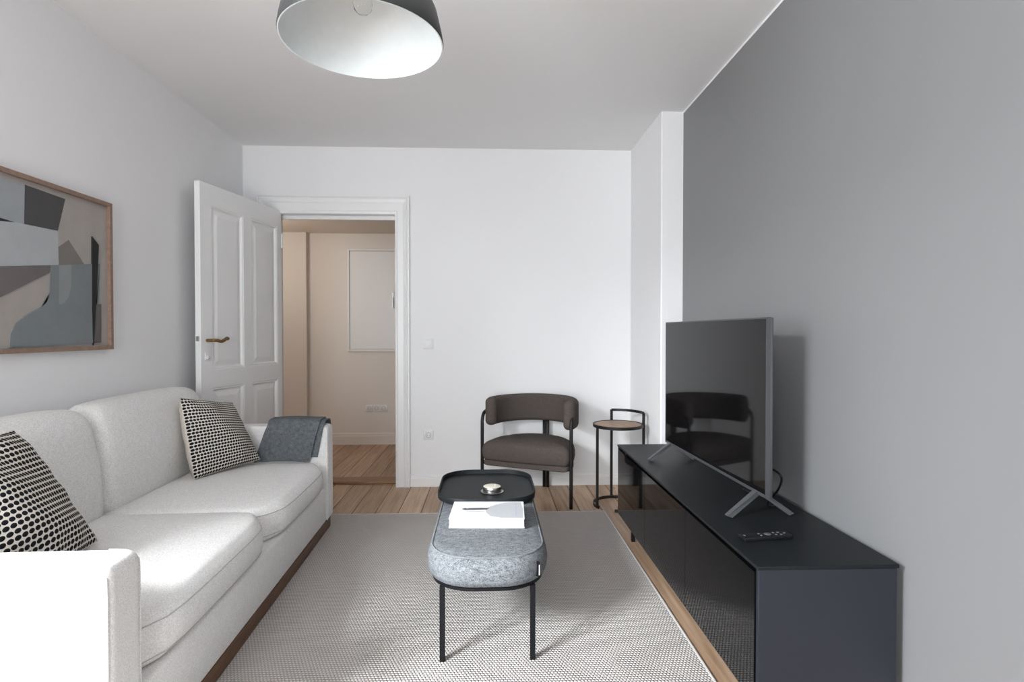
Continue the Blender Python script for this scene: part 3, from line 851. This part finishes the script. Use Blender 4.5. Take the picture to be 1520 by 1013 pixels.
# ------------------------------------------------------------------ side table
def side_table():
    cx, cy, R = 0.893, 3.838, 0.168
    t = thing('side_table', 'round side table with wood top, dark frame and raised handle beside the armchair', 'table', (cx, cy, 0), 0)
    zt = 0.566
    bm = bmesh.new(); lathe(bm, [(R - 0.006, zt - 0.006), (R - 0.006, zt - 0.001), (R - 0.009, zt)], n=56)
    link_mesh('table_top', bm, M['oak'], t, True, 40)
    bm = bmesh.new()
    prof = [(R - 0.006, zt - 0.018), (R + 0.004, zt - 0.018), (R + 0.005, zt + 0.002), (R - 0.005, zt + 0.003), (R - 0.0058, zt - 0.004)]
    lathe(bm, prof, n=56, cap=False)
    link_mesh('top_rim', bm, M['dark_metal'], t, True, 40)
    rl = R - 0.002
    angs = {'front': 201, 'back': 92, 'side': -4}
    rr = 0.0085
    P = {k: (rl * math.cos(math.radians(v)), rl * math.sin(math.radians(v))) for k, v in angs.items()}
    for k in P:
        x, y = P[k]
        z1 = zt - 0.017 if k == 'front' else 0.642
        if k != 'front': x, y = x * 1.065, y * 1.065
        bm = bmesh.new(); bx(bm, x - rr, x + rr, y - rr, y + rr, 0.0, z1, 0.001, 1)
        link_mesh('leg', bm, M['dark_metal'], t)
    bm = bmesh.new()
    pts = []
    for k in range(17):
        th = math.radians(92 + (-4 - 92) * k / 16)
        pts.append((rl * 1.065 * math.cos(th), rl * 1.065 * math.sin(th), 0.640))
    tube(bm, pts, 0, 4, flat=(0.010, 0.018))
    link_mesh('handle', bm, M['dark_metal'], t)
    bm = bmesh.new()
    pts = []
    for k in range(41):
        th = math.radians(-110 + 318 * k / 40)
        pts.append((rl * math.cos(th), rl * math.sin(th), 0.010))
    tube(bm, pts, 0, 4, flat=(0.010, 0.020))
    link_mesh('foot_ring', bm, M['dark_metal'], t)
side_table()

# ------------------------------------------------------------------ framed abstract print
def art():
    y0, y1, z0, z1 = 1.84, 2.832, 1.118, 1.832
    yc, zc = (y0 + y1) / 2, (z0 + z1) / 2
    t = thing('framed_print', 'abstract print of grey and taupe shapes in an oak frame on the left wall', 'picture', (XL, yc, zc), 0)
    f = 0.018
    a, b, c, d = y0 - yc, y1 - yc, z0 - zc, z1 - zc
    bm = bmesh.new()
    bx(bm, 0.001, 0.032, a, a + f, c, d); bx(bm, 0.001, 0.032, b - f, b, c, d)
    bx(bm, 0.001, 0.032, a + f, b - f, c, c + f); bx(bm, 0.001, 0.032, a + f, b - f, d - f, d)
    link_mesh('frame', bm, M['frame_wood'], t)['label'] = 'thin oak frame'
    box('paper', (0.004, 0.014, a + f, b - f, c + f, d - f), artmat('print_paper', (0.37, 0.34, 0.32)), t)
    S = [
        ([(1.90, 1.79), (2.20, 1.788), (2.335, 1.792), (2.329, 1.637), (2.10, 1.62), (1.90, 1.60)], (0.32, 0.34, 0.36)),
        ([(2.335, 1.795), (2.549, 1.788), (2.504, 1.638), (2.329, 1.634)], (0.082, 0.080, 0.082)),
        ([(1.88, 1.60), (2.207, 1.633), (2.504, 1.640), (2.506, 1.493), (2.204, 1.45), (1.88, 1.42)], (0.40, 0.42, 0.435)),
        ([(2.10, 1.640), (2.207, 1.639), (2.284, 1.634), (2.207, 1.625), (2.10, 1.61)], (0.03, 0.03, 0.032)),
        ([(2.507, 1.572), (2.565, 1.610), (2.658, 1.515), (2.506, 1.49)], (0.19, 0.175, 0.165)),
        ([(2.00, 1.43), (2.204, 1.452), (2.462, 1.487), (2.457, 1.456), (2.203, 1.33), (2.02, 1.25)], (0.155, 0.14, 0.138)),
        ([(2.46, 1.487), (2.761, 1.53), (2.753, 1.337), (2.73, 1.335), (2.719, 1.151), (2.25, 1.14), (2.256, 1.197), (2.283, 1.237), (2.338, 1.274), (2.407, 1.305), (2.437, 1.33), (2.453, 1.369), (2.457, 1.451)], (0.20, 0.22, 0.23)),
        ([(2.506, 1.492), (2.577, 1.503), (2.572, 1.398), (2.558, 1.36), (2.545, 1.341), (2.525, 1.325), (2.503, 1.324)], (0.26, 0.275, 0.285)),
        ([(2.73, 1.335), (2.766, 1.337), (2.763, 1.153), (2.715, 1.152)], (0.125, 0.112, 0.11)),
        ([(2.709, 1.652), (2.754, 1.617), (2.73, 1.335), (2.712, 1.14), (2.708, 1.14), (2.704, 1.324)], (0.028, 0.028, 0.030)),
    ]
    for i, (poly, col) in enumerate(S):
        bm = bmesh.new(); x1 = 0.0142 + 0.0005 * (i + 1)
        pts = [(max(a + f, min(b - f, y - yc)), max(c + f, min(d - f, z - zc))) for y, z in poly]
        loft(bm, [[(x, y, z) for y, z in pts] for x in (0.0135, x1)])
        bmesh.ops.triangulate(bm, faces=bm.faces[:], ngon_method='EAR_CLIP')
        link_mesh('painted_shape', bm, artmat('print_tone', col), t)
art()

# ------------------------------------------------------------------ pendant lamp
def lamp():
    R = 0.215
    t = thing('pendant_lamp', 'dark grey dome pendant lamp with white inside hanging from the ceiling', 'lamp', (-0.341, 1.541, 1.985), 0)
    outer = [(R, 0.0), (R + 0.002, 0.004), (R * 0.985, 0.035), (R * 0.93, 0.085), (R * 0.82, 0.135), (R * 0.64, 0.18), (R * 0.42, 0.21), (R * 0.22, 0.225), (0.032, 0.23)]
    inner = [(r - 0.004, max(0.0, z - 0.004)) for r, z in outer]
    inner[0] = (R - 0.003, 0.0)
    bm = bmesh.new(); lathe(bm, outer, n=72, cap=False)
    link_mesh('lamp_shade', bm, M['lamp_out'], t, True)
    bm = bmesh.new(); lathe(bm, [(R + 0.0005, -0.0008), (R - 0.003, -0.0008)] + inner[0:] + [(0.002, 0.225)], n=72, cap=False)
    link_mesh('shade_lining', bm, M['lamp_in'], t, True, 60)['label'] = 'white enamel inside'
    bm = bmesh.new(); lathe(bm, [(0.02, 0.15), (0.024, 0.16), (0.024, 0.215), (0.03, 0.23), (0.03, 0.26), (0.012, 0.28)], n=24)
    link_mesh('socket', bm, M['lamp_in'], t, True, 40)
    bm = bmesh.new(); lathe(bm, [(0.003, 0.075), (0.013, 0.078), (0.023, 0.089), (0.0265, 0.104), (0.023, 0.121), (0.015, 0.14), (0.0135, 0.156)], n=24)
    link_mesh('bulb', bm, M['bulb'], t, True)['label'] = 'clear glass bulb'
    bm = bmesh.new(); tube(bm, [(0, 0, 0.275), (0, 0, 0.45), (0, 0, ZC - 1.985 - 0.025)], 0.004, 8)
    link_mesh('cord', bm, M['rubber'], t, True)
    bm = bmesh.new(); lathe(bm, [(0.045, ZC - 1.985), (0.048, ZC - 1.985 - 0.01), (0.02, ZC - 1.985 - 0.03)], n=28)
    link_mesh('canopy', bm, M['lamp_out'], t, True, 40)
lamp()

# ------------------------------------------------------------------ switch and sockets
def wall_switch():
    t = thing('light_switch', 'square white light switch on the back wall right of the doorway', 'light switch', (-0.472, YB, 1.111), 0)
    bm = bmesh.new(); bx(bm, -0.0395, 0.0395, -0.010, 0.0, -0.0395, 0.0395, 0.003, 2)
    link_mesh('cover_plate', bm, M['plastic_white'], t, True, 40)
    bm = bmesh.new(); bx(bm, -0.029, 0.029, -0.015, -0.0095, -0.029, 0.029, 0.002, 2)
    link_mesh('rocker', bm, M['plastic_white'], t, True, 40)
wall_switch()

def socket_unit(t, x, s, mat, face):
    bm = bmesh.new(); bx(bm, x - s, x + s, -0.010, 0.0, -s, s, 0.003, 2)
    p = link_mesh('cover_plate', bm, M[mat], t, True, 40)
    bm = bmesh.new()
    lathe(bm, [(0.021, 0.012), (0.0195, 0.012), (0.019, 0.002), (0.001, 0.002)], n=26, cap=False)
    lathe(bm, [(0.0215, 0.009), (0.0215, 0.0122), (0.019, 0.0122)], n=26, cap=False)
    for v in bm.verts: v.co = Vector((x + v.co.x, -v.co.z, v.co.y))
    link_mesh('socket_well', bm, M[face], p, True, 40)
    bm = bmesh.new()
    for dx in (-0.0095, 0.0095):
        k0 = len(bm.verts); lathe(bm, [(0.003, 0.0), (0.003, 0.0026)], n=10)
        bm.verts.ensure_lookup_table()
        for v in bm.verts[k0:]: v.co = Vector((x + dx + v.co.x, -v.co.z - 0.002 - 0.0085, v.co.y))
    link_mesh('pin_hole', bm, M['socket_dark'], p)
t = thing('wall_socket', 'single white wall socket low on the back wall right of the doorway', 'socket', (-0.472, YB, 0.402), 0)
socket_unit(t, 0.0, 0.0385, 'plastic_white', 'socket_dark')
t = thing('wall_socket', 'row of three wall sockets low on the cream hall wall', 'socket', (-1.2065, HY, 0.389), 0)
for k in (-1, 0, 1): socket_unit(t, k * 0.0755, 0.037, 'plastic_white', 'socket_dark')

# ------------------------------------------------------------------ flush cabinet door in the hall wall
def hall_panel():
    x0, x1, z0, z1 = -1.507, -0.75, 0.998, 2.092
    t = thing('fuse_cabinet', 'flush white cabinet door with thin frame set in the hall wall', 'cabinet', ((x0 + x1) / 2, HY, z0), 0)
    hw, h = (x1 - x0) / 2, z1 - z0
    f = 0.022
    bm = bmesh.new()
    bx(bm, -hw, -hw + f, -0.022, 0, 0, h, 0.003, 1); bx(bm, hw - f, hw, -0.022, 0, 0, h, 0.003, 1)
    bx(bm, -hw + f, hw - f, -0.022, 0, 0, f, 0.003, 1); bx(bm, -hw + f, hw - f, -0.022, 0, h - f, h, 0.003, 1)
    link_mesh('frame', bm, M['lacquer'], t)
    d = box('door', (-hw + f + 0.006, hw - f - 0.006, -0.013, -0.002, f + 0.006, h - f - 0.006), M['lacquer'], t)
    bm = bmesh.new(); xh = -1.025 - (x0 + x1) / 2
    bx(bm, xh - 0.010, xh + 0.010, -0.020, -0.0125, 0.46, 0.63, 0.003, 1); bx(bm, xh - 0.007, xh + 0.007, -0.035, -0.019, 0.47, 0.58, 0.003, 1)
    link_mesh('latch', bm, M['steel'], d)
hall_panel()

# ------------------------------------------------------------------ light
def area(name, loc, rot, sx, sy, power, col=(1, 1, 1)):
    l = bpy.data.lights.new(name, 'AREA'); l.shape = 'RECTANGLE'; l.size = sx; l.size_y = sy; l.energy = power; l.color = col
    o = bpy.data.objects.new(name, l); COL.objects.link(o); o.location = loc; o.rotation_euler = rot
    return o
# sky seen over the roofs through the window in the left wall
P_SKY, P_LEFT, P_REAR, P_HALL = 820, 116, 113, 9.5
sl = area('window_sky_light', (-3.38, -1.40, 2.95), (0, 0, 0), 1.2, 0.9, P_SKY, (0.93, 0.97, 1.0))
sl.rotation_euler = (Vector((XL, 0.05, 1.6)) - sl.location).to_track_quat('-Z', 'Y').to_euler()
# diffuse daylight through the same window
area('window_daylight', (XL - 0.19, (WY0 + WY1) / 2, (WZ0 + WZ1) / 2), (0, math.radians(-90), 0), WZ1 - WZ0, WY1 - WY0, P_LEFT, (0.91, 0.965, 1.0))
# daylight through the tall window in the wall behind the camera
area('window_daylight', ((RX_0 + RX_1) / 2, YR - 0.19, (RZ0 + RZ1) / 2), (math.radians(90), 0, 0), RX_1 - RX_0, RZ1 - RZ0, P_REAR, (0.92, 0.97, 1.0))
# warm ceiling light in the hall, left of the doorway
pl = bpy.data.lights.new('hall_ceiling_light', 'POINT'); pl.energy = P_HALL; pl.color = (1.0, 0.92, 0.84); pl.shadow_soft_size = 0.12
po = bpy.data.objects.new('hall_ceiling_light', pl); COL.objects.link(po); po.location = (-2.3, 5.0, 2.0)

w = bpy.data.worlds.new('world'); SC.world = w; w.use_nodes = True
w.node_tree.nodes['Background'].inputs[0].default_value = (0.9, 0.95, 1.0, 1); w.node_tree.nodes['Background'].inputs[1].default_value = 0.6

# ------------------------------------------------------------------ camera
cam = bpy.data.cameras.new('camera'); co = bpy.data.objects.new('camera', cam); COL.objects.link(co)
F = 830.0
cam.sensor_fit = 'HORIZONTAL'; cam.sensor_width = 36.0; cam.lens = 36.0 * F / 1520.0
yaw, pitch = math.atan(34 / F), math.atan(12.5 / F)
fw = Vector((math.sin(yaw) * math.cos(pitch), math.cos(yaw) * math.cos(pitch), -math.sin(pitch)))
rt = Vector((math.cos(yaw), -math.sin(yaw), 0)); up = rt.cross(fw)
co.matrix_world = Matrix(((rt.x, up.x, -fw.x, 0.0), (rt.y, up.y, -fw.y, 0.0), (rt.z, up.z, -fw.z, 1.2), (0, 0, 0, 1)))
cam.clip_start = 0.02
SC.camera = co

SC.view_settings.view_transform = 'Standard'; SC.view_settings.look = 'None'
SC.view_settings.gamma = 1.0; SC.view_settings.use_curve_mapping = False
SC.view_settings.exposure = 0.12
SC.cycles.use_denoising = True
SC.cycles.max_bounces = 10; SC.cycles.diffuse_bounces = 8
